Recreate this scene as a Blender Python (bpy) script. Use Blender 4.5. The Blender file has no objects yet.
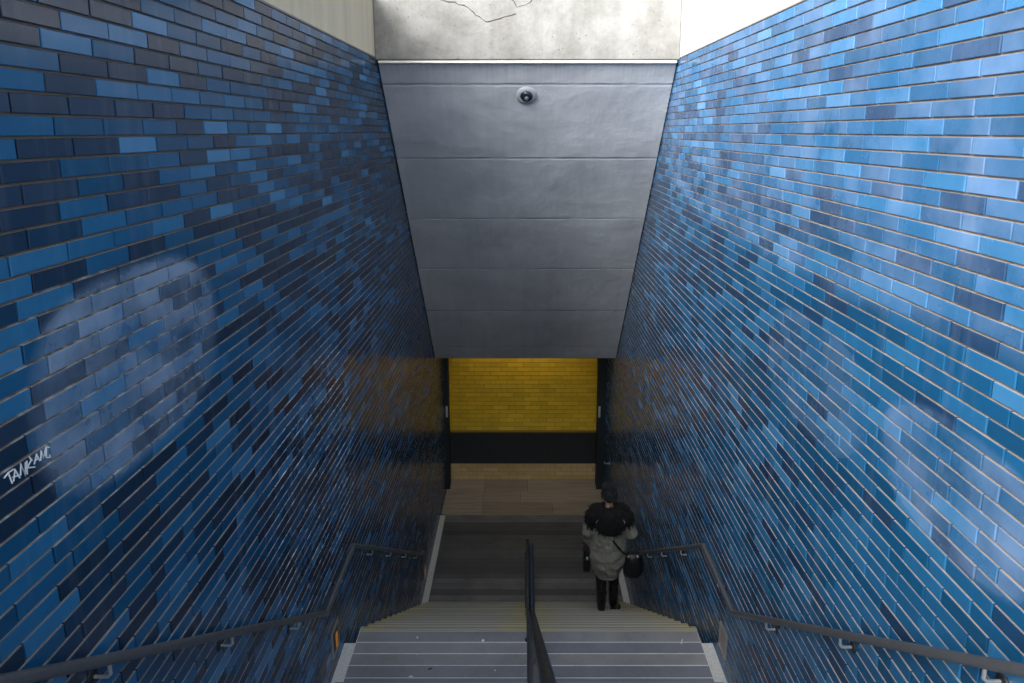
import bpy, bmesh, math, random
from mathutils import Vector, Matrix
random.seed(7)
S = bpy.context.scene
COL = S.collection
PI = math.pi
FZ = 7.44            # eye height over the lowest floor
CAMX = -0.055

# ------------------------------------------------------------------ helpers
def link(o):
    COL.objects.link(o); return o

def tag(o, label=None, cat=None, group=None, kind=None):
    if label: o['label'] = label
    if cat: o['category'] = cat
    if group: o['group'] = group
    if kind: o['kind'] = kind
    return o

def empty(name, loc):
    o = bpy.data.objects.new(name, None); o.location = loc
    o.empty_display_size = 0.1
    return link(o)

class MB:
    """collects geometry in world coordinates for one mesh object"""
    def __init__(s): s.v = []; s.f = []; s.m = []; s.sm = []
    def add(s, verts, faces, mi=0, smooth=False):
        b = len(s.v); s.v += [tuple(p) for p in verts]
        for f in faces:
            s.f.append([b + i for i in f]); s.m.append(mi); s.sm.append(smooth)
    def box(s, a, b, mi=0, bev=0.0):
        x0, y0, z0 = a; x1, y1, z1 = b
        if bev <= 0:
            s.add([(x0,y0,z0),(x1,y0,z0),(x1,y1,z0),(x0,y1,z0),(x0,y0,z1),(x1,y0,z1),(x1,y1,z1),(x0,y1,z1)],
                  [(3,2,1,0),(4,5,6,7),(0,1,5,4),(1,2,6,5),(2,3,7,6),(3,0,4,7)], mi); return
        bm = bmesh.new()
        bmesh.ops.create_cube(bm, size=1)
        for v in bm.verts:
            v.co = Vector(((x0+x1)/2 + v.co.x*(x1-x0), (y0+y1)/2 + v.co.y*(y1-y0), (z0+z1)/2 + v.co.z*(z1-z0)))
        bmesh.ops.bevel(bm, geom=bm.edges[:], offset=bev, segments=2, affect='EDGES')
        s.addbm(bm, mi)
    def addbm(s, bm, mi=0, smooth=False):
        bm.verts.index_update()
        s.add([v.co[:] for v in bm.verts], [[v.index for v in f.verts] for f in bm.faces], mi, smooth)
        bm.free()
    def prism_yz(s, pts, x0, x1, mi=0):
        n = len(pts)
        vs = [(x0, y, z) for y, z in pts] + [(x1, y, z) for y, z in pts]
        fs = [tuple(range(n)), tuple(range(2*n-1, n-1, -1))]
        for i in range(n):
            j = (i+1) % n; fs.append((j, i, n+i, n+j))
        s.add(vs, fs, mi)
    def tube(s, pts, r, seg=14, mi=0, caps=True, rr=None):
        pts = [Vector(p) for p in pts]; n = len(pts)
        rings = []; up = None
        for i, p in enumerate(pts):
            if i == 0: t = (pts[1]-p).normalized(); k = 1
            elif i == n-1: t = (p-pts[i-1]).normalized(); k = 1
            else:
                a = (p-pts[i-1]).normalized(); b = (pts[i+1]-p).normalized()
                t = (a+b).normalized(); k = 1/max(.35, t.dot(a))
            if up is None:
                up = Vector((1,0,0)) if abs(t.x) < .9 else Vector((0,0,1))
            u = (up - t*up.dot(t)).normalized(); w = t.cross(u); up = u
            rad = rr[i] if rr else r
            # stretch in the plane of the bend only
            ring = []
            if 0 < i < n-1:
                bd = (b-a); bd = bd - t*bd.dot(t)
            else: bd = Vector((0,0,0))
            for q in range(seg):
                an = 2*PI*q/seg
                d = u*math.cos(an)*rad + w*math.sin(an)*rad
                if bd.length > 1e-6:
                    bn = bd.normalized(); d = d + bn*d.dot(bn)*(k-1)
                ring.append(p+d)
            rings.append(ring)
        vs = [q for r_ in rings for q in r_]; fs = []
        for i in range(n-1):
            for q in range(seg):
                q2 = (q+1) % seg
                fs.append((i*seg+q, i*seg+q2, (i+1)*seg+q2, (i+1)*seg+q))
        s.add(vs, fs, mi, True)
        if caps:
            s.add(rings[0], [tuple(range(seg-1,-1,-1))], mi); s.add(rings[-1], [tuple(range(seg))], mi)
    def lathe(s, c, axis, prof, seg=28, mi=0):
        """prof = [(radius, height along axis)]"""
        c = Vector(c); ax = Vector(axis).normalized()
        u = ax.orthogonal().normalized(); w = ax.cross(u)
        vs = []; fs = []
        for r, h in prof:
            for q in range(seg):
                a = 2*PI*q/seg
                vs.append(c + ax*h + (u*math.cos(a)+w*math.sin(a))*max(r, 1e-5))
        for i in range(len(prof)-1):
            for q in range(seg):
                q2 = (q+1) % seg
                fs.append((i*seg+q, i*seg+q2, (i+1)*seg+q2, (i+1)*seg+q))
        fs.append(tuple(range(seg-1,-1,-1))); fs.append(tuple((len(prof)-1)*seg+q for q in range(seg)))
        s.add(vs, fs, mi, True)
    def ball(s, c, r, sub=3, mi=0):
        bm = bmesh.new(); bmesh.ops.create_icosphere(bm, subdivisions=sub, radius=1)
        rx, ry, rz = r if hasattr(r, '__len__') else (r,r,r)
        for v in bm.verts: v.co = Vector((c[0]+v.co.x*rx, c[1]+v.co.y*ry, c[2]+v.co.z*rz))
        s.addbm(bm, mi, True)
    def limb(s, a, b, ra, rb):
        """tapered capsule"""
        a = Vector(a); b = Vector(b)
        s.ball(a, ra, 2); s.ball(b, rb, 2); s.tube([a, b], ra, 16, rr=[ra, rb])
    def loft(s, rings, seg=32):
        """rings: (cx,cy,cz,rx,ry) horizontal ellipses, bottom to top"""
        vs = []; fs = []
        for cx, cy, cz, rx, ry in rings:
            for q in range(seg):
                a = 2*PI*q/seg; vs.append((cx+rx*math.cos(a), cy+ry*math.sin(a), cz))
        for i in range(len(rings)-1):
            for q in range(seg):
                q2 = (q+1) % seg
                fs.append((i*seg+q, i*seg+q2, (i+1)*seg+q2, (i+1)*seg+q))
        fs.append(tuple(range(seg-1,-1,-1))); fs.append(tuple((len(rings)-1)*seg+q for q in range(seg)))
        s.add(vs, fs, 0, True)
    def build(s, name, mats, parent=None, origin=None):
        if not isinstance(mats, (list, tuple)): mats = [mats]
        me = bpy.data.meshes.new(name)
        o3 = Vector(origin) if origin is not None else (parent_loc(parent) if parent else Vector((0,0,0)))
        me.from_pydata([(p[0]-o3.x, p[1]-o3.y, p[2]-o3.z) for p in s.v], [], s.f)
        for m in mats: me.materials.append(m)
        for p, mi, sm in zip(me.polygons, s.m, s.sm): p.material_index = mi; p.use_smooth = sm
        me.update()
        o = bpy.data.objects.new(name, me); link(o)
        if parent:
            o.parent = parent
        else: o.location = o3
        return o

def parent_loc(p):
    v = Vector((0,0,0))
    while p: v += p.location; p = p.parent
    return v

def fix_normals(o):
    bm = bmesh.new(); bm.from_mesh(o.data)
    bmesh.ops.recalc_face_normals(bm, faces=bm.faces[:]); bm.to_mesh(o.data); bm.free(); return o

E1, TR = 5.80, .2825          # front edge of the landing, tread depth
# ------------------------------------------------------------------ materials
class NT:
    def __init__(s, name):
        s.mat = bpy.data.materials.new(name); s.mat.use_nodes = True
        s.t = s.mat.node_tree; s.n = s.t.nodes; s.b = s.n['Principled BSDF']
    def node(s, typ, **kw):
        n = s.n.new(typ)
        for k, v in kw.items(): setattr(n, k, v)
        return n
    def set(s, sock, v):
        if hasattr(v, 'is_output') or isinstance(v, bpy.types.NodeSocket): s.t.links.new(v, sock)
        else: sock.default_value = v
    def math(s, op, a, b=0.0, c=None, clamp=False):
        n = s.node('ShaderNodeMath', operation=op, use_clamp=clamp)
        s.set(n.inputs[0], a); s.set(n.inputs[1], b)
        if c is not None: s.set(n.inputs[2], c)
        return n.outputs[0]
    def mix(s, f, a, b, mode='MIX'):
        n = s.node('ShaderNodeMix', data_type='RGBA', blend_type=mode)
        s.set(n.inputs[0], f); s.set(n.inputs[6], col(a)); s.set(n.inputs[7], col(b))
        return n.outputs[2]
    def ramp(s, f, stops, interp='LINEAR'):
        n = s.node('ShaderNodeValToRGB'); cr = n.color_ramp; cr.interpolation = interp
        while len(cr.elements) < len(stops): cr.elements.new(0.5)
        for e, (p, c) in zip(cr.elements, stops): e.position = p; e.color = col(c)
        s.set(n.inputs[0], f); return n.outputs[0]
    def noise(s, scale, detail=4, rough=.55, vec=None, out=0):
        n = s.node('ShaderNodeTexNoise'); n.inputs['Scale'].default_value = scale
        n.inputs['Detail'].default_value = detail; n.inputs['Roughness'].default_value = rough
        s.set(n.inputs['Vector'], vec if vec is not None else s.pos()); return n.outputs[out]
    def pos(s):
        if not hasattr(s, '_p'): s._p = s.node('ShaderNodeNewGeometry').outputs['Position']
        return s._p
    def xyz(s):
        if not hasattr(s, '_x'):
            n = s.node('ShaderNodeSeparateXYZ'); s.t.links.new(s.pos(), n.inputs[0]); s._x = n.outputs
        return s._x
    def island(s):
        return s.node('ShaderNodeNewGeometry').outputs['Random Per Island']
    def scaled(s, sx, sy, sz):
        n = s.node('ShaderNodeVectorMath', operation='MULTIPLY'); s.t.links.new(s.pos(), n.inputs[0])
        n.inputs[1].default_value = (sx, sy, sz); return n.outputs[0]
    def bump(s, h, strength=.3, dist=.01):
        n = s.node('ShaderNodeBump'); n.inputs['Strength'].default_value = strength; n.inputs['Distance'].default_value = dist
        s.set(n.inputs['Height'], h); s.t.links.new(n.outputs[0], s.b.inputs['Normal'])
    def out(s, c, rough=.5, metal=0.0, spec=None):
        s.set(s.b.inputs['Base Color'], col(c)); s.set(s.b.inputs['Roughness'], rough); s.set(s.b.inputs['Metallic'], metal)
        if spec is not None: s.b.inputs['Specular IOR Level'].default_value = spec
        return s.mat

def col(c):
    if isinstance(c, (tuple, list)) and len(c) == 3: return (c[0], c[1], c[2], 1)
    if isinstance(c, (int, float)): return (c, c, c, 1)
    return c

def plain(name, c, rough=.5, metal=0.0, var=.18, scale=9, bump=0, spec=None):
    m = NT(name)
    f = m.noise(scale, 5)
    cc = m.mix(f, tuple(x*(1-var) for x in c), tuple(min(1, x*(1+var)) for x in c))
    if bump: m.bump(m.noise(scale*8, 4), bump, .004)
    r = m.math('MULTIPLY_ADD', m.noise(scale*2.3, 3), .2, rough-.1)
    return m.out(cc, r, metal, spec)

def blob(m, cy, cz, ry, rz, soft=.22, p=2.6, nz=.5):
    """soft mask of a stain on a side wall, in its own place"""
    x = m.xyz()
    w = m.math('SUBTRACT', m.noise(2.6, 4), .5)
    a = m.math('POWER', m.math('ABSOLUTE', m.math('DIVIDE', m.math('SUBTRACT', x[1], cy), ry)), p)
    b = m.math('POWER', m.math('ABSOLUTE', m.math('DIVIDE', m.math('SUBTRACT', x[2], cz), rz)), p)
    d = m.math('ADD', m.math('ADD', a, b), m.math('MULTIPLY', w, nz))
    n = m.node('ShaderNodeMapRange', interpolation_type='SMOOTHSTEP')
    m.set(n.inputs[0], d); n.inputs[1].default_value = 1-soft; n.inputs[2].default_value = 1+soft
    n.inputs[3].default_value = 1; n.inputs[4].default_value = 0
    return n.outputs[0]

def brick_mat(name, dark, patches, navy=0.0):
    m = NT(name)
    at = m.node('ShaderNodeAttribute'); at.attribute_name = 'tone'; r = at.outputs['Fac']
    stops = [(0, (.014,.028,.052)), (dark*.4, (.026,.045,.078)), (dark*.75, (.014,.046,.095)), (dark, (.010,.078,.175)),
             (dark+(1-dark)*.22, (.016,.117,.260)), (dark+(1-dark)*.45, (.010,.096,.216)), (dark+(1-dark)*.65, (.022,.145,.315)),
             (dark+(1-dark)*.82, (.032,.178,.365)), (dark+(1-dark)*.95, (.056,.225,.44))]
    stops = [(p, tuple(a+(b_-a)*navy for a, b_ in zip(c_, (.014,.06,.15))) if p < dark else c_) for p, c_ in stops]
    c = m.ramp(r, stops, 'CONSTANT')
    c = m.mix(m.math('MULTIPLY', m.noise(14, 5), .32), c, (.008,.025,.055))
    rough = m.math('MULTIPLY_ADD', m.noise(7, 4), .18, .13)
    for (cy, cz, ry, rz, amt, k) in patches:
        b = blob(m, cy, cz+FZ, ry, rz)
        # residue film and painted sheen, laid unevenly: cloudy, and better on some bricks than on others
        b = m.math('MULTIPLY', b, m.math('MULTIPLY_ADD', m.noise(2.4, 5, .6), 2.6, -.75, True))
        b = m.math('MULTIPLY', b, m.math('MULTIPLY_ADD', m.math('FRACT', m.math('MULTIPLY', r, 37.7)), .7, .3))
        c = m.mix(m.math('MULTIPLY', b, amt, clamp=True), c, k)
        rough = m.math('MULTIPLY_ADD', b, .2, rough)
    # pale streaks running down
    st = m.ramp(m.noise(1.0, 5, .6, m.scaled(.1, 6, .5)), [(.55, 0), (.75, 1)])
    c = m.mix(m.math('MULTIPLY', st, .10), c, (.42,.48,.58))
    m.bump(m.noise(45, 3), .05, .003)
    return m.out(c, rough, 0, .24)

def mortar_mat(name, c, patches=()):
    m = NT(name)
    cc = m.mix(m.noise(20, 5), tuple(x*.65 for x in c), c)
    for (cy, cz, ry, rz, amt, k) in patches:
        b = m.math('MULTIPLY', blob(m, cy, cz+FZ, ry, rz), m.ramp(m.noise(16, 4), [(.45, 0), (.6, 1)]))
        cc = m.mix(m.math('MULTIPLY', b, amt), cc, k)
    m.bump(m.noise(120, 3), .4, .003)
    return m.out(cc, .8)

M = {}
M['brick_l'] = brick_mat('blue_glazed_brick_dark_mix', .32, [(2.86,-.96,.70,.40,1.5,(.22,.31,.45)), (5.3,-2.7,.9,.8,.12,(.22,.27,.34))], .22)  # far patch pales the bricks around the painted mortar glints
M['brick_r'] = brick_mat('blue_glazed_brick_bright_mix', .09, [(2.60,-1.42,.55,.27,.8,(.20,.31,.50)), (4.0,-1.45,.7,.34,.4,(.20,.31,.50)), (4.6,.1,4.2,.95,.42,(.30,.43,.68))], .6)  # wide upper patch is a bluish sheen painted into the glaze colour
M['dust'] = mortar_mat('mortar_ledge_lit', (.50,.43,.365))  # pale mortar tone standing in for light on the brick tops
M['ledge_lit_l'] = mortar_mat('lit_ledge_chalk_glints', (.52,.45,.38), [(5.2,-2.8,1.1,1.1,1,(.95,.95,.93)), (2.75,-1.0,.85,.5,.7,(.85,.85,.83))])  # same lit tone, with painted white glints and a patch of chalky residue
M['mortar_l'] = mortar_mat('mortar_left', (.15,.125,.105), [(5.2,-2.8,1.0,1.0,.9,(.8,.8,.78)), (2.7,-1.0,.8,.5,.35,(.75,.75,.72))])  # far patch whitens the mortar to paint glints
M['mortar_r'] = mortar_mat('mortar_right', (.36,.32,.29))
def plaster(name, c, drip):
    m = NT(name)
    st = m.ramp(m.noise(1.0, 6, .6, m.scaled(3, 3, .25)), [(.42, 0), (.7, 1)])
    cc = m.mix(m.math('MULTIPLY', st, drip), c, tuple(x*.55 for x in c))
    cc = m.mix(m.math('MULTIPLY', m.noise(18, 5), .25), cc, (c[0]*.7, c[1]*.68, c[2]*.6))
    m.bump(m.noise(60, 4), .2, .004)
    return m.out(cc, .85)
M['plaster_l'] = plaster('cream_render', (.74,.66,.50), .45)
M['plaster_r'] = plaster('pale_render', (.80,.79,.77), .25)

def concrete():
    m = NT('weathered_concrete')
    c = m.mix(m.ramp(m.noise(2.4, 7, .7), [(.34,0),(.62,1)]), (.155,.147,.130), (.265,.256,.237))
    st = m.ramp(m.noise(1.0, 5, .6, m.scaled(5, 5, .5)), [(.45, 0), (.75, 1)])
    c = m.mix(m.math('MULTIPLY', st, .35), c, (.095,.088,.072))
    v = m.node('ShaderNodeTexVoronoi'); v.inputs['Scale'].default_value = 17; m.t.links.new(m.pos(), v.inputs['Vector'])
    pit = m.ramp(v.outputs['Distance'], [(.06, 1), (.12, 0)])
    gate = m.ramp(m.noise(2.2, 3), [(.48, 0), (.56, 1)])
    pit = m.math('MULTIPLY', pit, gate)
    c = m.mix(m.math('MULTIPLY', pit, .85), c, (.05,.045,.038))
    m.bump(m.math('SUBTRACT', m.noise(30, 5), pit), .4, .012)
    return m.out(c, .88)
M['concrete'] = concrete()

def soffit_mat():
    m = NT('grey_painted_soffit')
    x = m.xyz()
    c = m.mix(m.ramp(m.noise(1.1, 7, .65), [(.35,0),(.65,1)]), (.41,.425,.455), (.55,.565,.59))
    # board joints square to the slope, every 0.755 m along the plan
    ph = m.math('FRACT', m.math('DIVIDE', m.math('SUBTRACT', x[1], 8.27), .755))
    ph = m.math('ABSOLUTE', m.math('SUBTRACT', ph, .5))
    j = m.ramp(ph, [(.480, 0), (.494, 1)])
    wob = m.ramp(m.noise(3, 3), [(.35, .25), (.65, 1)])
    j = m.math('MULTIPLY', j, wob)
    c = m.mix(m.math('MULTIPLY', j, .32), c, (.16,.17,.19))
    # faint brush streaks down the slope, drips at the top edge
    st = m.noise(1.0, 6, .7, m.scaled(9, .6, .6))
    c = m.mix(m.math('MULTIPLY', m.ramp(st, [(.45,0),(.8,1)]), .22), c, (.20,.22,.25))
    top = m.math('SUBTRACT', 1, m.math('DIVIDE', m.math('SUBTRACT', x[1], 8.06), .26), clamp=True)
    dr = m.ramp(m.noise(1.0, 2, .5, m.scaled(42, .6, .6)), [(.42,0),(.62,1)])
    c = m.mix(m.math('MULTIPLY', m.math('MULTIPLY', dr, top), .2), c, (.19,.19,.20))
    # blistered paint around the camera dome
    a = m.math('POWER', m.math('DIVIDE', m.math('SUBTRACT', x[0], .10), .42), 2)
    b = m.math('POWER', m.math('DIVIDE', m.math('SUBTRACT', x[1], 8.37), .17), 2)
    inb = m.math('SUBTRACT', 1, m.math('ADD', a, b), clamp=True)
    vv = m.node('ShaderNodeTexVoronoi', feature='DISTANCE_TO_EDGE'); vv.inputs['Scale'].default_value = 5
    m.t.links.new(m.noise(4, 4, out=1), vv.inputs['Vector'])
    fl = m.ramp(vv.outputs['Distance'], [(.0, 1), (.03, 0)])
    c = m.mix(m.math('MULTIPLY', m.math('MULTIPLY', fl, inb), .9), c, (.62,.63,.64))
    hh = m.math('ADD', m.math('MULTIPLY', m.noise(2.2, 5), 1.0), m.math('MULTIPLY', j, -.25))
    m.bump(hh, .6, .05)
    return m.out(c, .62)
M['soffit'] = soffit_mat()
M['fillet'] = plain('pale_sealant', (.80,.76,.68), .8)

def slab_mat(name, a, b, stain, rough=.6):
    m = NT(name)
    r = m.island()
    c = m.mix(r, a, b)
    c = m.mix(m.math('MULTIPLY', m.ramp(m.noise(2.3, 6, .65), [(.4,0),(.7,1)]), .5), c, stain)
    c = m.mix(m.math('MULTIPLY', m.ramp(m.noise(60, 4), [(.5,0),(.7,1)]), .22), c, (.30,.30,.31))
    m.bump(m.noise(90, 3), .2, .003)
    return m.out(c, rough)
M['slab'] = slab_mat('blue_grey_stone_slab', (.175,.19,.23), (.30,.295,.295), (.115,.112,.12))
M['slab_dark'] = slab_mat('dark_stone_slab', (.075,.077,.082), (.225,.22,.218), (.05,.049,.05), .6)
M['joint'] = plain('pale_joint', (.72,.72,.74), .7)
M['joint_dark'] = plain('dark_joint', (.05,.05,.05), .8)

def tread_mat():
    m = NT('worn_yellow_edged_tread')
    x = m.xyz()
    base = m.mix(m.noise(5, 6, .6), (.36,.345,.31), (.58,.56,.51))
    # yellow paint left at the walls and by the middle rail, trodden away in the two lanes
    ax = m.math('ABSOLUTE', x[0])
    lane = m.math('ABSOLUTE', m.math('SUBTRACT', ax, .80))
    worn = m.math('ADD', m.math('MULTIPLY', lane, 1.6), m.math('MULTIPLY', m.math('SUBTRACT', m.noise(6, 5, .65), .5), 1.3))
    k = m.ramp(worn, [(.75, .03), (1.45, .75)])
    c = m.mix(k, base, (.66,.54,.16))
    sk = m.ramp(m.noise(1.0, 5, .65, m.scaled(1.1, 22, 1)), [(.45,0),(.68,1)])
    c = m.mix(m.math('MULTIPLY', sk, .55), c, (.24,.225,.20))
    c = m.mix(m.math('MULTIPLY', m.ramp(m.noise(70, 3), [(.55,0),(.7,1)]), .3), c, (.15,.14,.13))
    oi = m.node('ShaderNodeObjectInfo').outputs['Random']
    c = m.mix(m.math('MULTIPLY', oi, .45), c, (.20,.19,.165))
    m.bump(m.noise(90, 3), .2, .003)
    return m.out(c, .7)
M['tread'] = tread_mat()
def nosing_mat():
    m = NT('yellow_nosing_paint')
    x = m.xyz()
    lane = m.math('ABSOLUTE', m.math('SUBTRACT', m.math('ABSOLUTE', x[0]), .80))
    worn = m.math('ADD', m.math('MULTIPLY', lane, 1.2), m.math('MULTIPLY', m.math('SUBTRACT', m.noise(6, 5, .65), .5), 1.4))
    k = m.ramp(worn, [(.50, .05), (1.25, .75)])
    c = m.mix(k, (.45,.425,.365), (.64,.51,.13))
    f = m.math('FRACT', m.math('DIVIDE', m.math('SUBTRACT', x[1], E1), TR))
    gr = m.ramp(f, [(.90,0),(.915,1),(.945,1),(.96,0)])       # grip groove behind the edge
    c = m.mix(m.math('MULTIPLY', gr, .75), c, (.10,.095,.085))
    sk = m.ramp(m.noise(1.0, 5, .65, m.scaled(1.3, 60, 1)), [(.4,0),(.7,1)])
    c = m.mix(m.math('MULTIPLY', sk, .5), c, (.20,.19,.165))
    oi = m.node('ShaderNodeObjectInfo').outputs['Random']
    c = m.mix(m.math('MULTIPLY', oi, .4), c, (.20,.19,.165))
    return m.out(c, .65)
M['nosing'] = nosing_mat()
M['riser'] = plain('grey_stone_riser', (.17,.165,.16), .75)
M['curb'] = plain('pale_speckled_curb', (.66,.65,.62), .85, var=.35, scale=40, bump=.4)
def floor_tile():
    m = NT('brown_stone_floor')
    r = m.island()
    c = m.mix(r, (.30,.255,.21), (.44,.375,.31))
    w = m.noise(1.0, 5, .6, m.scaled(1.2, 16, 1))
    c = m.mix(m.math('MULTIPLY', m.ramp(w, [(.45,0),(.7,1)]), .45), c, (.10,.08,.062))
    return m.out(c, .5)
M['floor_tile'] = floor_tile()

def yellow(name, a, b, rough):
    m = NT(name)
    c = m.mix(m.island(), a, b)
    st = m.ramp(m.noise(2.2, 6, .65), [(.42,0),(.75,1)])
    c = m.mix(m.math('MULTIPLY', st, .35), c, tuple(x*.5 for x in a))
    return m.out(c, rough)
M['yellow'] = yellow('yellow_glazed_brick', (.70,.455,.03), (.86,.585,.05), .35)
M['tan'] = yellow('tan_scuffed_brick', (.58,.42,.19), (.70,.53,.28), .5)
M['yjoint'] = plain('yellow_wall_mortar', (.34,.21,.03), .8)
M['blackband'] = plain('black_glazed_band', (.024,.030,.033), .45, var=.3)

def metal(name, c, rough, met=1.0, var=.3):
    m = NT(name)
    cc = m.mix(m.noise(25, 5), tuple(x*(1-var) for x in c), c)
    return m.out(cc, m.math('MULTIPLY_ADD', m.noise(60, 3), .2, rough-.1), met)
M['rail'] = metal('worn_grey_painted_rail', (.17,.175,.185), .4, .5)
M['rail_dark'] = metal('black_painted_rail', (.028,.033,.042), .3, .3)
M['chrome'] = metal('bright_steel', (.80,.80,.80), .38, .75)
M['post'] = metal('grey_steel_post', (.16,.17,.18), .4, .5)
M['iron'] = metal('dark_iron', (.035,.037,.04), .5, .5)
M['frame_steel'] = metal('dark_guide_steel', (.040,.048,.056), .45, .4)
M['plate'] = metal('brushed_plate', (.55,.50,.46), .45, .7)
M['white_tag'] = plain('white_label', (.5,.5,.5), .6)
M['ring'] = plain('light_grey_plastic', (.32,.35,.38), .4)
M['dome'] = NT('smoked_dome').out((.012,.014,.018), .08, 0, .6)
M['lens'] = NT('camera_lens').out((.10,.11,.12), .2)
M['crack'] = plain('crack_shadow_gap', (.07,.06,.05), .95)
M['chalk'] = plain('white_marker', (.80,.84,.92), .7)
def amber():
    m = NT('amber_step_lamp'); m.out((.8,.35,.06), .4)
    m.b.inputs['Emission Color'].default_value = (1,.42,.08,1); m.b.inputs['Emission Strength'].default_value = .08
    return m.mat
M['amber'] = amber()
def tubelamp():
    m = NT('warm_fluorescent'); m.out((.9,.9,.85), .4)
    m.b.inputs['Emission Color'].default_value = (1,.80,.50,1); m.b.inputs['Emission Strength'].default_value = 11.0
    return m.mat
M['tubelamp'] = tubelamp()
M['gum'] = plain('dry_gum', (.62,.62,.63), .8)
M['leaf'] = plain('dead_leaf', (.045,.032,.022), .8)
M['paper'] = plain('white_scrap', (.8,.8,.8), .8)
# person
M['skin'] = plain('skin', (.50,.30,.21), .5, var=.08)
M['hair'] = plain('black_hair', (.008,.008,.011), .6, var=.4, scale=60)
M['fur'] = plain('black_fur', (.004,.004,.0045), .9, var=.4, scale=60)
def parka():
    m = NT('olive_grey_parka')
    c = m.mix(m.noise(7, 5), (.18,.18,.152), (.31,.305,.262))
    m.bump(m.noise(9, 4, .5, m.scaled(1, 1, 2.2)), .5, .02)
    return m.out(c, .42)
M['parka'] = parka()
M['leather'] = plain('black_leather', (.014,.014,.016), .28, var=.3, scale=20)
M['trouser'] = plain('black_trousers', (.014,.014,.017), .7)
M['bagcloth'] = plain('black_quilted_bag', (.012,.012,.014), .4, var=.3, scale=25, bump=.3)

# ------------------------------------------------------------------ the stairwell geometry (metres; y = distance from the eye, z rel. to lowest floor)
WX = 1.67                       # brick face
ZT = FZ + .78                   # top of brick
L1 = FZ - 4.565                 # landing level
E1 = 5.80                       # landing front edge
N, TR = 15, .2825
RI = L1/N
E2 = E1 + (N-1)*TR              # foot of flight
U0 = 4.90                       # upper flight foot
UR, UT = .199, .29              # upper flight riser, tread
BACK = 14.04
SO = (8.06, FZ+.755); SE = (12.3, FZ-4.10)   # soffit line
BH, BL = .0729, .2900

def ground(y):
    if y < U0: return L1 + (U0-y)/UT*UR
    if y < E1: return L1
    if y < E2: return L1 - (y-E1)/TR*RI
    return 0
def soff(y):
    if y < SO[0]: return ZT
    if y < SE[0]: return SO[1] + (y-SO[0])*(SE[1]-SO[1])/(SE[0]-SO[0])
    return SE[1]+.2

def brick_wall(name, sx, mats, joints, dark_at=(), bright_at=()):
    b = MB(); rnd = random.Random(11 if sx < 0 else 23); tone = []
    # mortar bed with the wall's body behind
    b.box((sx*(WX+.012) if sx > 0 else -(WX+.34), -2.6, -.3), (WX+.34 if sx > 0 else -(WX+.012), BACK+.3, ZT), 1)
    tone += [0]*6
    g = .0047
    nrow = int((ZT+.2)/BH); walk = 0
    for r in range(nrow):
        zc = ZT - BH*(r+.5)
        walk = max(-.05, min(.05, walk + rnd.uniform(-.022,.022)))
        off = joints[r % 2] + (0 if 22 < r < 29 else walk)
        y = off - math.ceil((off+2.6)/BL)*BL
        while y < BACK:
            y0, y1 = y+g, min(y+BL-g, BACK-.001); y += BL
            if y0 < -2.4 or y1-y0 < .03: continue
            ym = (y0+y1)/2
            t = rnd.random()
            far = max(0, min(1, (ym-3.5)/6))          # share of dark bricks rises towards the passage
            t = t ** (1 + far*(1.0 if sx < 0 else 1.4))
            for (rr, ya) in dark_at:
                if rr == r and y0 < ya < y1: t = .05
            for (rr, ya) in bright_at:
                if rr == r and y0 < ya < y1: t = .74
            if zc < ground(ym)-.45 or zc > soff(ym)+.45: continue
            z0, z1 = zc-BH/2+g, zc+BH/2-g
            xb = WX+.016; xf = WX; c = .0022
            j = [rnd.uniform(-.0009,.0009) for _ in range(3)]
            def fx(a, q): return sx*(xf + j[0] + j[1]*a + j[2]*q)
            vs = [(sx*xb,y0,z0),(sx*xb,y1,z0),(sx*xb,y1,z1),(sx*xb,y0,z1)]
            vs += [(fx(-1,-1)+sx*.0025,y0,z0),(fx(1,-1)+sx*.0025,y1,z0),(fx(1,1)+sx*.0025,y1,z1),(fx(-1,1)+sx*.0025,y0,z1)]
            vs += [(fx(-1,-1),y0+c,z0+c),(fx(1,-1),y1-c,z0+c),(fx(1,1),y1-c,z1-c),(fx(-1,1),y0+c,z1-c)]
            fs = []
            for a in (0, 4):
                for i in range(4):
                    q = (i+1) % 4; fs.append((a+i, a+q, a+4+q, a+4+i))
            fs.append((8,9,10,11))
            if sx > 0: fs = [f[::-1] for f in fs]
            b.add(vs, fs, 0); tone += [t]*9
            b.m[len(b.m)-9+2] = 2       # pale mortar tone painted as skylight caught on the upper edge
    o = b.build(name, mats)
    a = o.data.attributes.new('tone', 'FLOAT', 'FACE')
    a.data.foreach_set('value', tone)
    return tag(o, kind='structure')

brick_wall('wall_left', -1, [M['brick_l'], M['mortar_l'], M['ledge_lit_l']], (2.13, 2.229),
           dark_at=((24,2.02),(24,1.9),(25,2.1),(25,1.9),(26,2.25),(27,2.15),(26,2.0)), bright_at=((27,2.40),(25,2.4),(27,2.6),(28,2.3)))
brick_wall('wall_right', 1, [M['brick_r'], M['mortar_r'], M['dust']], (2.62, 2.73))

# rendered parapets on top of the brick, set back a little
for nm, sx, mt, top in (('parapet_left', -1, 'plaster_l', FZ+1.46), ('parapet_right', 1, 'plaster_r', FZ+1.46)):
    b = MB()
    b.box((min(sx*(WX+.012), sx*(WX+.34)), -2.6, ZT+.016), (max(sx*(WX+.012), sx*(WX+.34)), SO[0]+.6, top), 0)
    b.box((min(sx*(WX-.004), sx*(WX+.34)), -2.6, ZT), (max(sx*(WX-.004), sx*(WX+.34)), SO[0]+.1, ZT+.016), 1, .003)
    tag(b.build(nm, [M[mt], M['mortar_r']]), kind='structure')

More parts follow.
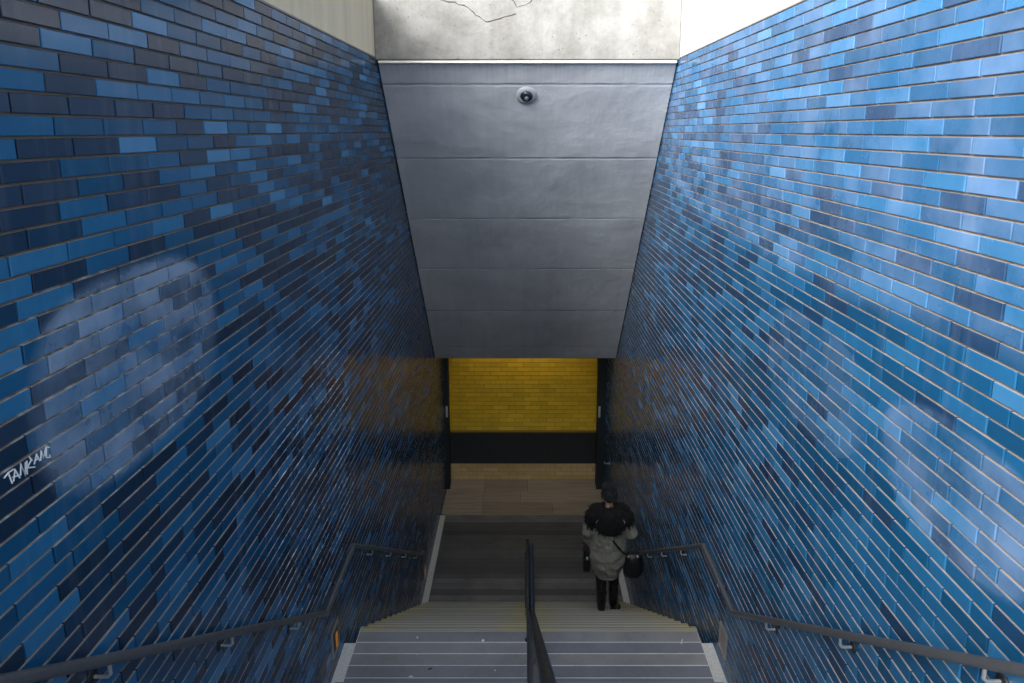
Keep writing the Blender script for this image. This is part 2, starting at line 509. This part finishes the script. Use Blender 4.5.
# concrete beam over the opening, and its cracks
b = MB()
b.box((-WX-.008, SO[0]-.05, SO[1]+.012), (WX+.008, SO[0]+.75, FZ+1.46), 0, .008)
beam = tag(b.build('concrete_beam', M['concrete']), kind='structure')
def crackline(pts, r, name='crack'):
    c = MB()
    pp = []
    for (x0,z0),(x1,z1) in zip(pts[:-1], pts[1:]):
        for t in (0,.33,.66):
            pp.append((x0+(x1-x0)*t+random.uniform(-.008,.008), SO[0]-.049, z0+(z1-z0)*t+random.uniform(-.008,.008)))
    pp.append((pts[-1][0], SO[0]-.049, pts[-1][1]))
    c.tube(pp, r, 6, rr=[r*random.uniform(.5,1.4) for _ in pp])
    return c.build(name, M['crack'], beam)
def onbeam(x, y):
    v = y-268; d = 687-.192*v; dn = 134.4+.9814*v; D = SO[0]-.05
    return ((x-522.5)/d*D+CAMX, FZ-dn/d*D)
crackline([onbeam(*p) for p in ((424,-8),(437,-1),(455,3),(468,8),(476,15),(486,22),(499,19),(516,14))], .006)
crackline([onbeam(*p) for p in ((508,-8),(512,0),(517,8),(531,3),(536,-8))], .004)
b = MB()
b.box((-WX+.02, SO[0]-.046, SO[1]-.022), (WX-.02, SO[0]+.03, SO[1]+.003), 0, .004)
tag(b.build('trim_1', M['fillet']), kind='structure')

# sloping soffit + flat lip + corridor ceiling
b = MB()
b.prism_yz([(SO[0], SO[1]), (SE[0], SE[1]), (BACK+.2, SE[1]), (BACK+.2, SE[1]+.5), (SO[0]+.75, FZ+.9), (SO[0]+.75, SO[1])][::-1], -WX+.012, WX-.012, 0)
tag(fix_normals(b.build('ceiling', M['soffit'])), kind='structure')
# back wall: yellow bricks, black band, tan bricks
b = MB(); rnd = random.Random(4)
b.box((-WX-.3, BACK+.011, -.3), (WX+.3, BACK+.35, SE[1]+.3), 2)
z = 0; r = 0
while z < SE[1]+.05:
    h = .095
    mi = 1 if z < .36 else 0
    if not (.375 < z < 1.07):
        x = -WX-.2 - (r % 2)*.17 - rnd.uniform(0,.08)
        while x < WX:
            x0, x1 = max(x+.004, -WX+.002), min(x+.336, WX-.002)
            if x1-x0 > .03:
                jx = rnd.uniform(-.0008,.0008)
                b.box((x0, BACK+jx, z+.004), (x1, BACK+.015, min(z+h-.004, SE[1]+.1)), mi)
            x += .34
    z += h; r += 1
tag(b.build('wall_back', [M['yellow'], M['tan'], M['yjoint']]), kind='structure')
b = MB(); b.box((-WX+.002, BACK-.022, .385), (WX-.002, BACK+.02, 1.09), 0, .006)
tag(b.build('trim_2', M['blackband']), kind='structure')

# lowest floor: stone strips, then brown tiles in front of the yellow wall
b = MB(); rnd = random.Random(5)
b.box((-WX-.005, E2-.25, -.3), (WX+.005, BACK+.1, -.006), 2)
y = E2
while y < 12.60:
    b.box((-1.57, y+.004, -.02), (1.57, min(y+.139, 12.61), rnd.uniform(-.0015,.0015)), 0)
    y += .1445
b.box((-1.6, 12.615, -.02), (1.6, 12.65, .003), 1, .002)
for (ya, yb, xs) in ((12.65, 13.1, (-1.66,-.86,.55,1.66)), (13.1, 13.55, (-1.66,-.86,-.1,1.66)), (13.55, BACK, (-1.66,-.86,.05,1.66))):
    for i in range(3): b.box((xs[i]+.003, ya+.003, -.02), (xs[i+1]-.003, yb-.003, 0), 1)
tag(b.build('floor', [M['slab_dark'], M['floor_tile'], M['joint_dark']]), kind='structure')

# middle landing: strips with pale joints
b = MB(); rnd = random.Random(8)
b.box((-1.57, U0-.1, L1-.28), (1.57, E1-.004, L1-.0025), 1)
y = E1-.064
while y > U0-.05:
    cuts = [-1.565, -.02, .02, 1.565]
    b.box((-1.565, max(y-.138, U0-.08), L1-.02), (.005, y-.008, L1+rnd.uniform(-.001,.001)), 0)
    b.box((.011, max(y-.138, U0-.08), L1-.02), (1.565, y-.008, L1+rnd.uniform(-.001,.001)), 0)
    y -= .141
tag(b.build('landing', [M['slab'], M['joint']]), kind='structure')
# upper flight, mostly below the frame
b = MB()
pts = [(U0-.1+.1, L1-.28)]
pts = [(U0, L1-.28), (U0, L1)]
y, z = U0, L1
for i in range(15):
    z += UR; pts.append((y, z)); y -= UT; pts.append((y, z))
pts += [(-2.6, z), (-2.6, z-.3), (y, z-.5)]
b.prism_yz(pts, -1.57, 1.57, 0)
tag(fix_normals(b.build('upper_steps', M['slab'])), kind='structure')

# curbs along both walls (follow landing, flight and floor)
for nm, sx in (('curb_left', -1), ('curb_right', 1)):
    for i, prof in enumerate(([(U0-.1, L1), (E1-.22, L1), (E1-.06, L1-.2), (E2-.06, -.16), (E2-.02, .012), (12.58, .012), (12.625, -.01), (12.625, -.3), (E2-.1, -.3), (E1-.2, L1-.5), (U0-.1, L1-.5)],)):
        b = MB()
        x0, x1 = sorted((sx*1.572, sx*(WX+.012)))
        b.prism_yz(prof, x0, x1, 0)
        tag(fix_normals(b.build(nm, M['curb'])), kind='structure')

# ------------------------------------------------------------------ lower flight
st = tag(empty('staircase', (0, E1, L1)), 'lower flight of stone steps with worn yellow edges, running down from the landing', 'stairs')
for k in range(0, N):
    zt = L1 - RI*k
    b = MB()
    if k == 0:
        b.box((-1.57, E1-.072, zt-RI), (1.57, E1, zt+.0005), 0, .004)      # yellow lip of the landing
        b.build('landing_edge', M['nosing'], st); continue
    y1 = E1 + TR*k
    b.box((-1.57, y1-TR-.01, zt-RI-.02 if k < N-1 else zt-RI), (1.57, y1-.004, zt-.004), 1)
    b.box((-1.57, y1-TR, zt-.03), (1.57, y1-.062, zt), 0, .003)
    s_ = b.build('step', [M['tread'], M['riser']], st)
    b = MB(); b.box((-1.57, y1-.058, zt-.045), (1.57, y1+.004, zt+.001), 0, .004)
    b.build('nosing', M['nosing'], s_)

# ------------------------------------------------------------------ rails
RH = .85
def railz(y):
    zf = L1+RH
    if y < 4.87: return zf + (4.87-y)*.688
    if y < 5.78: return zf
    if y < (E2-.02): return zf - (y-5.78)*RI/TR
    return zf - ((E2-.02)-5.78)*RI/TR
def rail_path(x, y0, y1):
    ys = [y0, 4.83, 4.87, 4.91, 5.74, 5.78, 5.82, (E2-.02), y1]
    return [(x, y, railz(y)) for y in ys]
def wall_rail(sx, label, bracket_ys):
    rx = sx*(WX-.072)
    t = tag(empty('handrail', (sx*WX, 4.87, L1+RH)), label, 'handrail', 'wall handrails')
    b = MB(); b.tube(rail_path(rx, -.9, E2+.03), .0215, 18); b.build('rail', M['rail'], t)
    for y in bracket_ys:
        z = railz(y)
        a = MB()
        a.tube([(sx*WX, y, z-.075), (rx+sx*.012, y, z-.075), (rx, y, z-.062), (rx, y, z-.015)], .007, 10)
        o = a.build('bracket', M['chrome'], t)
        a = MB(); a.lathe((sx*(WX+.002), y, z-.075), (-sx,0,0), [(.030,0),(.030,.006),(.024,.011),(.008,.013)], 20)
        a.build('wall_rose', M['iron'], o)
wall_rail(-1, 'grey tubular handrail on the left wall with small steel brackets', (.4,1.35,2.28,3.27,4.26,5.35,6.5,7.4,8.35,9.25))
wall_rail(1, 'grey tubular handrail on the right wall with small steel brackets, next to the person', (.3,1.25,2.18,3.20,4.19,5.30,6.6,7.5,8.35,9.25))

t = tag(empty('balustrade', (0, E1, L1)), 'black metal rail on posts down the middle of the stairs', 'railing')
b = MB(); b.tube(rail_path(.02, -.4, 10.1), .024, 20); b.build('top_rail', M['rail_dark'], t)
def stepz(y):
    if y < U0: return L1 + UR*math.ceil((U0-y)/UT - 1e-6)
    if y < E1: return L1
    return max(0, L1 - RI*math.ceil((y-E1)/TR - 1e-6))
for y in (.65,1.5,2.4,3.25,4.15,4.98,5.62,6.55,7.45,8.35,9.25,9.85):
    b = MB(); b.tube([(.0, y, stepz(y)-.004), (.0, y, railz(y)-.055), (.02, y, railz(y)-.015)], .019, 14)
    p = b.build('post', M['post'], t)
    b = MB(); b.lathe((0, y, stepz(y)), (0,0,1), [(.034,0),(.034,.006),(.030,.012),(.020,.014)], 20)
    b.build('base_flange', M['iron'], p)

# ------------------------------------------------------------------ wall fittings
def wall_pt(sx, y, z, off=0): return (sx*(WX-off), y, z)
def step_light(sx, y, z, w, h, label, lamp):
    t = tag(empty('step_light', (sx*WX, y, z-h/2)), label, 'wall light', None)
    b = MB(); fr = .018
    x0, x1 = sorted((sx*(WX+.004), sx*(WX-.012)))
    for (ya, yb, za, zb) in ((-w/2,w/2,-h/2,-h/2+fr),(-w/2,w/2,h/2-fr,h/2),(-w/2,-w/2+fr,-h/2+fr,h/2-fr),(w/2-fr,w/2,-h/2+fr,h/2-fr)):
        b.box((x0, y+ya, z+za), (x1, y+yb, z+zb), 0, .002)
    b.build('frame', M['plate'], t)
    b = MB(); x0, x1 = sorted((sx*(WX+.004), sx*(WX-.006)))
    b.box((x0, y-w/2+fr, z-h/2+fr), (x1, y+w/2-fr, z+h/2-fr), 0)
    b.build('cover', M['plate'] if not lamp else M['iron'], t)
    if lamp:
        b = MB(); x0, x1 = sorted((sx*(WX-.004), sx*(WX-.014)))
        b.box((x0, y-w*.02, z-h*.36), (x1, y+w*.24, z+h*.20), 0, .004)
        b.build('amber_lens', M['amber'], t)
step_light(-1, 5.30, L1+.27, .20, .24, 'square metal step light with amber lens low on the left wall beside the landing', True)
step_light(1, 5.28, L1+.27, .20, .23, 'square pale metal plate low on the right wall beside the landing', False)
step_light(-1, 10.35, .30, .16, .18, 'small amber step light low on the left wall at the stair foot', True)

# gate guide channels either side of the yellow wall
for sx, lab, pw in ((-1, 'dark steel guide post at the left edge of the yellow wall', .085), (1, 'dark steel guide post at the right edge of the yellow wall', .17)):
    t = tag(empty('guide_post', (sx*WX, 13.75, 0)), lab, 'post', 'gate guide posts')
    b = MB(); wf = WX-.002
    x0, x1 = sorted((sx*wf, sx*(WX-pw)))
    b.box((x0, 13.62, 0), (x1, 13.68, SE[1]-.001), 0, .004); b.box((x0, 13.80, 0), (x1, 13.86, SE[1]-.001), 0, .004)
    x0, x1 = sorted((sx*wf, sx*(WX-.02)))
    b.box((x0, 13.68, 0), (x1, 13.80, SE[1]-.001), 0)
    b.build('channel', M['frame_steel'], t)
    b = MB(); b.box((min(sx*(WX-pw+.013), sx*(WX-pw+.055)), 13.612, 1.62), (max(sx*(WX-pw+.013), sx*(WX-pw+.055)), 13.622, 1.86), 0, .002)
    b.build('label_plate', M['white_tag'], t)
t = tag(empty('wall_hook', (WX, 12.9, .95)), 'small steel hook on the right wall near the guide post', 'hook')
b = MB(); b.tube([(WX+.002, 12.9, .95), (WX-.09, 12.9, .95), (WX-.10, 12.9, .965), (WX-.10, 12.9, .985)], .011, 10); b.build('hook_arm', M['chrome'], t)
b = MB(); b.lathe((WX+.002, 12.9, .95), (-1,0,0), [(.035,0),(.035,.006),(.02,.012)], 18); b.build('wall_rose', M['chrome'], t)

# dome camera on the soffit
y = 8.365
dirn = Vector((0, SE[1]-SO[1], -(SE[0]-SO[0]))).normalized()   # outward normal of soffit (down, towards the stairs)
c = Vector((.0-.008, y, soff(y)))
t = tag(empty('dome_camera', c), 'round grey dome camera with dark glass under the sloping soffit', 'camera')
b = MB(); b.lathe(c, dirn, [(.122,-.01),(.122,.012),(.112,.024),(.084,.032),(.074,.033),(.070,.020)], 40); b.build('ring', M['ring'], t)
b = MB()
b.lathe(c, dirn, [(.071,.01),(.071,.032),(.064,.044),(.050,.053),(.028,.059),(.004,.061)], 36)
g = b.build('dome', M['dome'], t)
b = MB(); b.lathe(c+dirn*.048+Vector((0,-.012,-.006)), (dirn+Vector((0,-.4,.1))).normalized(), [(.024,-.01),(.024,.014),(.018,.018),(.003,.019)], 20); b.build('lens', M['lens'], t)

# warm tube lamp under the corridor ceiling (behind the soffit's foot)
t = tag(empty('tube_lamp', (0, 13.33, SE[1])), 'warm fluorescent lamp under the low ceiling before the yellow wall', 'lamp')
b = MB(); b.box((-1.3, 13.27, SE[1]-.022), (1.3, 13.42, SE[1]+.002), 0, .006); b.build('housing', M['ring'], t)
b = MB(); b.tube([(-1.22,13.33,SE[1]-.045),(1.22,13.33,SE[1]-.045)], .016, 14); b.build('tube', M['tubelamp'], t)
b = MB(); b.box((-1.3, 13.27, SE[1]-.28), (1.3, 13.282, SE[1]-.02), 0, .003); b.build('added_shield', M['ring'], t)  # unseen plate added to keep lamplight off the side walls and cut it short

# scrawled tag on the left wall
def lw(px, py):
    x = px/8.54; y = 420 + py/8.54
    v = y-268; d = 687-.192*v; dn = 134.4+.9814*v
    D = (WX+CAMX)*d/(522.5-x)
    return Vector((-(WX-.0035), D, FZ-dn/d*D))
strokes = [[(25,500),(62,452),(105,425)], [(58,450),(95,545)], [(105,530),(118,432),(160,498)], [(100,492),(148,478)],
           [(165,478),(168,385),(205,472),(208,365)], [(222,468),(218,352)], [(288,405),(222,412),(262,335)], [(240,318),(262,352)],
           [(282,382),(302,300),(330,352)], [(285,352),(322,330)], [(338,350),(342,275),(362,322),(388,250),(385,318)], [(412,238),(385,232),(372,278),(388,325),(420,322),(415,300)]]
b = MB()
for s_ in strokes: b.tube([lw(*p) for p in s_], .0025, 6)
tag(b.build('graffiti_tag', M['chalk'], None, lw(200,400)), 'white scrawled marker lettering on a dark brick of the left wall', 'graffiti')

# litter on the landing
def on_landing(px, py):
    v = py-268; d = 687-.192*v; dn = 134.4+.9814*v; D = 4.565/(dn/d)
    return ((px-522.5)/d*D+CAMX, D, L1+.001)
def flat_bit(name, px, py, r, mat, label, cat, group=None, sq=1.0, rot=0, jag=.25):
    x, y, z = on_landing(px, py); b = MB(); n = 11; rn = random.Random(int(px*7))
    ring = [(r*rn.uniform(1-jag,1)*math.cos(2*PI*i/n), r*sq*rn.uniform(1-jag,1)*math.sin(2*PI*i/n)) for i in range(n)]
    ring = [(a*math.cos(rot)-c_*math.sin(rot), a*math.sin(rot)+c_*math.cos(rot)) for a, c_ in ring]
    vs = [(x+a, y+c_, z) for a, c_ in ring] + [(x+a*.7, y+c_*.7, z+.004) for a, c_ in ring]
    b.add(vs, [tuple(range(n-1,-1,-1)), tuple(range(n,2*n))] + [(i,(i+1)%n,n+(i+1)%n,n+i) for i in range(n)])
    tag(b.build(name, mat, None, (x,y,z)), label, cat, group)
flat_bit('gum_spot', 417.5, 638, .014, M['gum'], 'pale gum spot on the first landing strip, left of the middle rail', 'gum', 'gum spots on the landing')
flat_bit('gum_spot', 483, 641, .017, M['paper'], 'bright white gum spot on the landing close to the middle rail', 'gum', 'gum spots on the landing')
flat_bit('gum_spot', 417, 654.5, .010, M['gum'], 'small tan gum spot on the joint of the second landing strip', 'gum', 'gum spots on the landing')
flat_bit('gum_spot', 411, 677, .022, M['gum'], 'smeared pale gum spot on the fourth landing strip', 'gum', 'gum spots on the landing', .4)
flat_bit('gum_spot', 495, 671, .010, M['gum'], 'tiny pale gum spot on the fourth landing strip near the middle rail', 'gum', 'gum spots on the landing')
flat_bit('leaf', 430, 669.5, .026, M['leaf'], 'dark dead leaf lying on the left side of the landing', 'leaf', None, .35, .5)
flat_bit('paper_scrap', 682, 642, .045, M['paper'], 'thin white paper scrap on the right side of the landing', 'litter', None, .12, 1.15)

# ------------------------------------------------------------------ the person walking down
PX, PY, PZ = 1.04, 8.10, L1-8*RI
def P(x, y, z): return (PX+x, PY+y, PZ+z)
def organic(b, name, mat, vox, parent, smooth=4, disp=None):
    o = b.build(name, mat, parent, None if parent else (PX, PY, PZ))
    m = o.modifiers.new('remesh', 'REMESH'); m.mode = 'VOXEL'; m.voxel_size = vox; m.use_smooth_shade = True
    if smooth:
        q = o.modifiers.new('smooth', 'SMOOTH'); q.iterations = smooth; q.factor = .5
    if disp:
        tx = bpy.data.textures.new(name+'_folds', 'CLOUDS'); tx.noise_scale = disp[1]; tx.noise_depth = 2
        d = o.modifiers.new('folds', 'DISPLACE'); d.texture = tx; d.strength = disp[0]*.95; d.mid_level = .5; d.texture_coords = 'GLOBAL'
    return o
b = MB()
# trunk
b.loft([P(0,0,.82)+(.15,.10), P(0,0,.92)+(.165,.115), P(0,0,1.05)+(.135,.095), P(0,0,1.2)+(.155,.105), P(0,0,1.33)+(.165,.10), P(0,.0,1.41)+(.11,.075), P(0,.0,1.45)+(.055,.055)])
# neck, head, face
b.limb(P(0,-.005,1.40), P(0,.022,1.52), .055, .050)
b.ball(P(0,.035,1.605), (.073,.092,.098)); b.ball(P(0,.065,1.555), (.055,.062,.062))
b.ball(P(0,.126,1.583), (.013,.02,.017)); b.limb(P(0,.118,1.612), P(0,.136,1.578), .008,.011)
for s_ in (-1,1):
    b.ball(P(.074*s_,.022,1.592), (.012,.020,.032)); b.ball(P(.030*s_,.110,1.607), (.014,.012,.010))
b.limb(P(-.018,.117,1.547), P(.018,.117,1.547), .009,.009); b.ball(P(0,.112,1.520), (.02,.016,.016))
# arms
SHL, ELL, WRL = P(-.175,0,1.36), P(-.262,-.03,1.12), P(-.258,.05,.945)
SHR, ELR, WRR = P(.175,0,1.36), P(.285,-.06,1.10), P(.215,.13,.99)
for sh, el, wr in ((SHL,ELL,WRL),(SHR,ELR,WRR)):
    b.limb(sh, el, .050,.040); b.limb(el, wr, .040,.026)
def hand(wr, d, side, thumb):
    wr = Vector(wr); d = Vector(d).normalized(); s_ = Vector(side).normalized(); n = d.cross(s_)
    for i in range(4):
        k = (i-1.5)*.018; L = (.066,.078,.074,.058)[i]
        kn = wr + d*.085 + s_*k
        b.limb(wr + d*.015 + s_*k*.7, kn, .014,.0105)
        p1 = kn + d*L*.4 + n*.014*thumb; p2 = p1 + d*L*.22 + n*.026*thumb; p3 = p2 - d*L*.08 + n*.020*thumb
        b.limb(kn, p1, .0092,.0086); b.limb(p1, p2, .0086,.008); b.limb(p2, p3, .008,.007)
    t0 = wr + d*.03 - s_*.022; t1 = wr + d*.065 - s_*.045 + n*.012*thumb; t2 = wr + d*.095 - s_*.040 + n*.024*thumb
    b.limb(t0, t1, .012,.0098); b.limb(t1, t2, .0098,.008)
hand(WRL, (.02,.25,-1), (0,-1,-.25), 1)
hand(WRR, (-.1,.6,-.6), (1,.2,0), -1)
# legs: left straight on the upper tread, right one tread down
HL, KL, AL = P(-.085,0,.88), P(-.078,.03,.49), P(-.075,-.03,.09)
HR, KR, AR = P(.085,.02,.86), P(.095,.13,.44), P(.105,.14,-RI+.16)
for h, k, a in ((HL,KL,AL),(HR,KR,AR)):
    b.limb(h, k, .088,.056); b.limb(k, a, .058,.038)
b.limb(AL, P(-.08,.10,.035), .036,.028); b.limb(AR, P(.17,.25,-RI+.035), .036,.028)
person = organic(b, 'person', M['skin'], .006, None, 3)
tag(person, 'person in olive grey parka with black fur hood walking down the steps', 'person')

# hair: short, covering the back of the head, nape shaved close
b = MB()
b.ball(P(0,.018,1.635), (.088,.105,.090)); b.ball(P(0,-.028,1.60), (.080,.070,.075)); b.ball(P(0,-.02,1.555), (.062,.050,.05))
rn = random.Random(3)
for i in range(240):
    a = rn.uniform(0, 2*PI); e = rn.uniform(-.35, 1.45)
    p = Vector((PX+.082*math.cos(a)*math.cos(e), PY+.01+.098*math.sin(a)*math.cos(e), PZ+1.632+.086*math.sin(e)))
    if p.y > PY+.06 and p.z < PZ+1.65: continue
    d = Vector((math.cos(a)*.6, math.sin(a)*.6-.3, .3 if e > .6 else -.9)).normalized()
    b.tube([p, p+d*.03, p+d*.05+Vector((0,0,-.01))], .01, 6, rr=[.011,.008,.002])
b.build('hair', M['hair'], person)

# parka: cocoon shaped body and sleeves
b = MB()
b.loft([P(.0,.0,.47)+(.122,.11), P(.0,.0,.50)+(.145,.128), P(0,.0,.58)+(.19,.162), P(0,-.005,.70)+(.232,.190), P(0,-.005,.84)+(.240,.190),
        P(0,-.005,.98)+(.228,.180), P(0,-.005,1.12)+(.222,.170), P(0,0,1.26)+(.222,.155), P(0,0,1.37)+(.185,.125), P(0,0,1.44)+(.10,.085)], 40)
for sh, el, wr in ((SHL,ELL,WRL),(SHR,ELR,WRR)):
    w = Vector(el)+(Vector(wr)-Vector(el))*.93
    b.limb(sh, el, .088,.078); b.limb(el, w, .078,.052)
pk = organic(b, 'parka', M['parka'], .011, person, 5, (.05, .10))
# storm flap seams, hem band and cuffs
b = MB()
b.loft([P(0,0,.468)+(.120,.108), P(0,0,.472)+(.138,.124), P(0,0,.50)+(.154,.138), P(0,0,.508)+(.148,.134)], 40)
b.build('hem_band', M['parka'], pk)

# black fur-trimmed hood lying open over shoulders and back
b = MB()
hood_c = []
b.ball(P(0,-.135,1.27), (.185,.085,.165)); b.ball(P(0,-.09,1.37), (.19,.10,.09)); b.ball(P(-.17,-.03,1.335), (.125,.125,.085)); b.ball(P(.17,-.03,1.335), (.125,.125,.085))
b.ball(P(-.235,-.03,1.27), (.062,.11,.09)); b.ball(P(.235,-.03,1.27), (.062,.11,.09))
b.ball(P(0,.07,1.40), (.13,.07,.06))
for s_ in (-1,1): b.ball(P(.13*s_,.0,1.40), (.12,.11,.075))
hd = organic(b, 'hood', M['fur'], .012, person, 3)
b = MB(); rn = random.Random(9)
blobs = [((0,-.135,1.27),(.185,.085,.165)), ((0,-.09,1.37),(.19,.10,.09)), ((-.17,-.03,1.335),(.125,.125,.085)), ((.17,-.03,1.335),(.125,.125,.085)),
         ((-.235,-.03,1.27),(.062,.11,.09)), ((.235,-.03,1.27),(.062,.11,.09)), ((-.13,.0,1.40),(.12,.11,.075)), ((.13,.0,1.40),(.12,.11,.075))]
for i in range(2600):
    c_, r_ = rn.choice(blobs)
    d = Vector((rn.gauss(0,1), rn.gauss(0,1), rn.gauss(0,1))).normalized()
    if d.y > .5: continue
    p = Vector(P(c_[0]+d.x*r_[0]*.96, c_[1]+d.y*r_[1]*.96, c_[2]+d.z*r_[2]*.96))
    q = (d*.7 + Vector((rn.uniform(-.5,.5), rn.uniform(-.5,.2), rn.uniform(-1.1,.1)))).normalized()
    l = rn.uniform(.025,.055)
    b.tube([p, p+q*l*.55, p+q*l+Vector((0,0,-.008))], .004, 4, caps=False, rr=[.0045,.003,.0006])
b.build('fur_trim', M['fur'], hd)
# pale coat cloth showing through as slits either side of the hood
for s_ in (-1,1):
    b = MB(); b.tube([P(.155*s_,-.175,1.36), P(.175*s_,-.172,1.325), P(.182*s_,-.155,1.285)], .012, 8, rr=[.003,.008,.002])
    b.build('shoulder_piping', M['ring'], pk)

# boots and trousers
def boot(kn, an, toe, zf, nm):
    b = MB(); k = Vector(kn); a = Vector(an); top = a+(k-a)*.92
    b.limb(a, top, .062,.076); b.limb(a+Vector((0,0,-.02)), Vector(toe), .056,.044)
    b.ball((a.x, a.y-.02, zf+.045), (.052,.058,.05)); b.ball((toe[0], toe[1], zf+.035), (.052,.066,.038))
    o = organic(b, 'boot', M['leather'], .008, person, 3)
    s_ = MB()
    n = 20; cx = (a.x+toe[0])/2; cy = (a.y+toe[1])/2; L = (toe[1]-a.y)/2+.068
    vs = []
    for zz in (zf+.001, zf+.022):
        for i in range(n):
            t_ = 2*PI*i/n; vs.append((cx+(toe[0]-a.x)*.45*math.sin(t_)+.043*math.cos(t_)*(1 if math.sin(t_)>-.2 else .85), cy+L*math.sin(t_), zz))
    s_.add(vs, [tuple(range(n-1,-1,-1)), tuple(range(n,2*n))]+[(i,(i+1)%n,n+(i+1)%n,n+i) for i in range(n)])
    s_.box((a.x-.034, a.y-.062, zf+.0005), (a.x+.034, a.y+.005, zf+.03), 0, .006)
    s_.build('sole', M['leather'], o)
boot(KL, AL, P(-.08,.09,.035), PZ, 'l')
boot(KR, AR, P(.17,.24,-RI+.035), PZ-RI, 'r')
b = MB()
for h, k in ((HL,KL),(HR,KR)):
    b.limb(h, k, .094,.068)
organic(b, 'trousers', M['trouser'], .011, person, 2)

# crossbody handbag at the right hip
hx, hy, hz = PX+.300, PY-.10, PZ+.70
t = tag(empty('handbag', (hx, hy, hz-.16)), 'black soft handbag with shiny strap hanging at the person\'s right hip', 'bag')
b = MB()
rr = [(-.17,.09,.055),(-.155,.125,.075),(-.08,.150,.088),(.02,.140,.080),(.10,.115,.06),(.135,.095,.03),(.145,.08,.018)]
b.loft([(hx+.02*(1-abs(z_)/.17), hy, hz+z_, rx*.85, ry*.9) for z_, rx, ry in rr], 28)
bb = b.build('bag_body', M['bagcloth'], t)
d = bb.modifiers.new('folds', 'DISPLACE'); tx = bpy.data.textures.new('bag_folds', 'CLOUDS'); tx.noise_scale = .06; d.texture = tx; d.strength = .025; d.texture_coords = 'GLOBAL'
b = MB(); b.tube([P(.03,-.225,1.10), P(.09,-.215,1.01), P(.16,-.19,.92), P(.22,-.15,.86), (hx-.08, hy-.02, hz+.13)], .013, 8); b.build('strap', M['leather'], t)
b = MB(); b.tube([(hx-.08, hy-.03, hz+.12), (hx-.05, hy-.05, hz+.21), (hx+.01, hy-.055, hz+.235), (hx+.06, hy-.05, hz+.20), (hx+.08, hy-.03, hz+.11)], .009, 8); b.build('handle', M['leather'], t)
for q in (-.06,.06):
    b = MB(); b.lathe((hx+q, hy-.03, hz+.125), (0,-1,.3), [(.016,0),(.016,.012),(.01,.016)], 14); b.build('buckle', M['chrome'], t)

# narrow black case hanging from the left hand
wl = Vector(WRL)
cx, cy, ct = wl.x-.012, wl.y+.012, wl.z-.08
t = tag(empty('case', (cx, cy, ct-.33)), 'narrow upright black case hanging from the person\'s left hand', 'case')
b = MB(); b.box((cx-.044, cy-.10, ct-.33), (cx+.044, cy+.10, ct-.035), 0, .012); b.build('case_body', M['leather'], t)
b = MB(); b.box((cx-.046, cy-.104, ct-.075), (cx+.046, cy+.104, ct-.026), 0, .01); b.build('lid', M['leather'], t)
b = MB(); b.tube([(cx, cy-.07, ct-.03), (cx, cy-.055, ct+.005), (cx, cy+.055, ct+.005), (cx, cy+.07, ct-.03)], .008, 10); b.build('carry_handle', M['leather'], t)
b = MB(); b.box((cx-.014, cy-.110, ct-.15), (cx+.014, cy-.099, ct-.11), 0, .003); b.build('clasp', M['chrome'], t)

# ------------------------------------------------------------------ light
w = bpy.data.worlds.new('World'); S.world = w; w.use_nodes = True
nt = w.node_tree; bg = nt.nodes['Background']
tc = nt.nodes.new('ShaderNodeTexCoord'); dp = nt.nodes.new('ShaderNodeVectorMath'); dp.operation = 'DOT_PRODUCT'
dp.inputs[1].default_value = Vector((-.58,-.70,.42)).normalized()
nt.links.new(tc.outputs['Generated'], dp.inputs[0])
cr = nt.nodes.new('ShaderNodeValToRGB'); mr = nt.nodes.new('ShaderNodeMapRange')
mr.inputs[1].default_value = -1; mr.inputs[2].default_value = 1
nt.links.new(dp.outputs['Value'], mr.inputs[0]); nt.links.new(mr.outputs[0], cr.inputs[0])
cr.color_ramp.elements[0].position = .35; cr.color_ramp.elements[0].color = (.09,.115,.16,1)
cr.color_ramp.elements[1].position = .97; cr.color_ramp.elements[1].color = (3.2,3.25,3.3,1)
e = cr.color_ramp.elements.new(.72); e.color = (.52,.59,.70,1)
nt.links.new(cr.outputs[0], bg.inputs[0]); bg.inputs[1].default_value = .85
sl = bpy.data.lights.new('sun', 'SUN'); sl.energy = 9.2; sl.angle = math.radians(55); sl.color = (.97,.985,1)
so = link(bpy.data.objects.new('sun', sl))
so.rotation_euler = Vector((.62,.62,-.36)).to_track_quat('-Z','Y').to_euler(); so.location = (-6,-4,14)

# ------------------------------------------------------------------ camera
cd = bpy.data.cameras.new('camera'); cd.sensor_width = 36; cd.lens = 700*36/1024
cd.shift_x = -10.5/1024; cd.shift_y = -73.5/1024; cd.clip_start = .02
co = link(bpy.data.objects.new('camera', cd)); co.location = (CAMX, 0, FZ)
co.rotation_euler = (math.radians(90-11.1), 0, 0); S.camera = co
S.view_settings.view_transform = 'Standard'; S.view_settings.look = 'None'
S.view_settings.exposure = .5; S.view_settings.gamma = 1; S.view_settings.use_curve_mapping = False
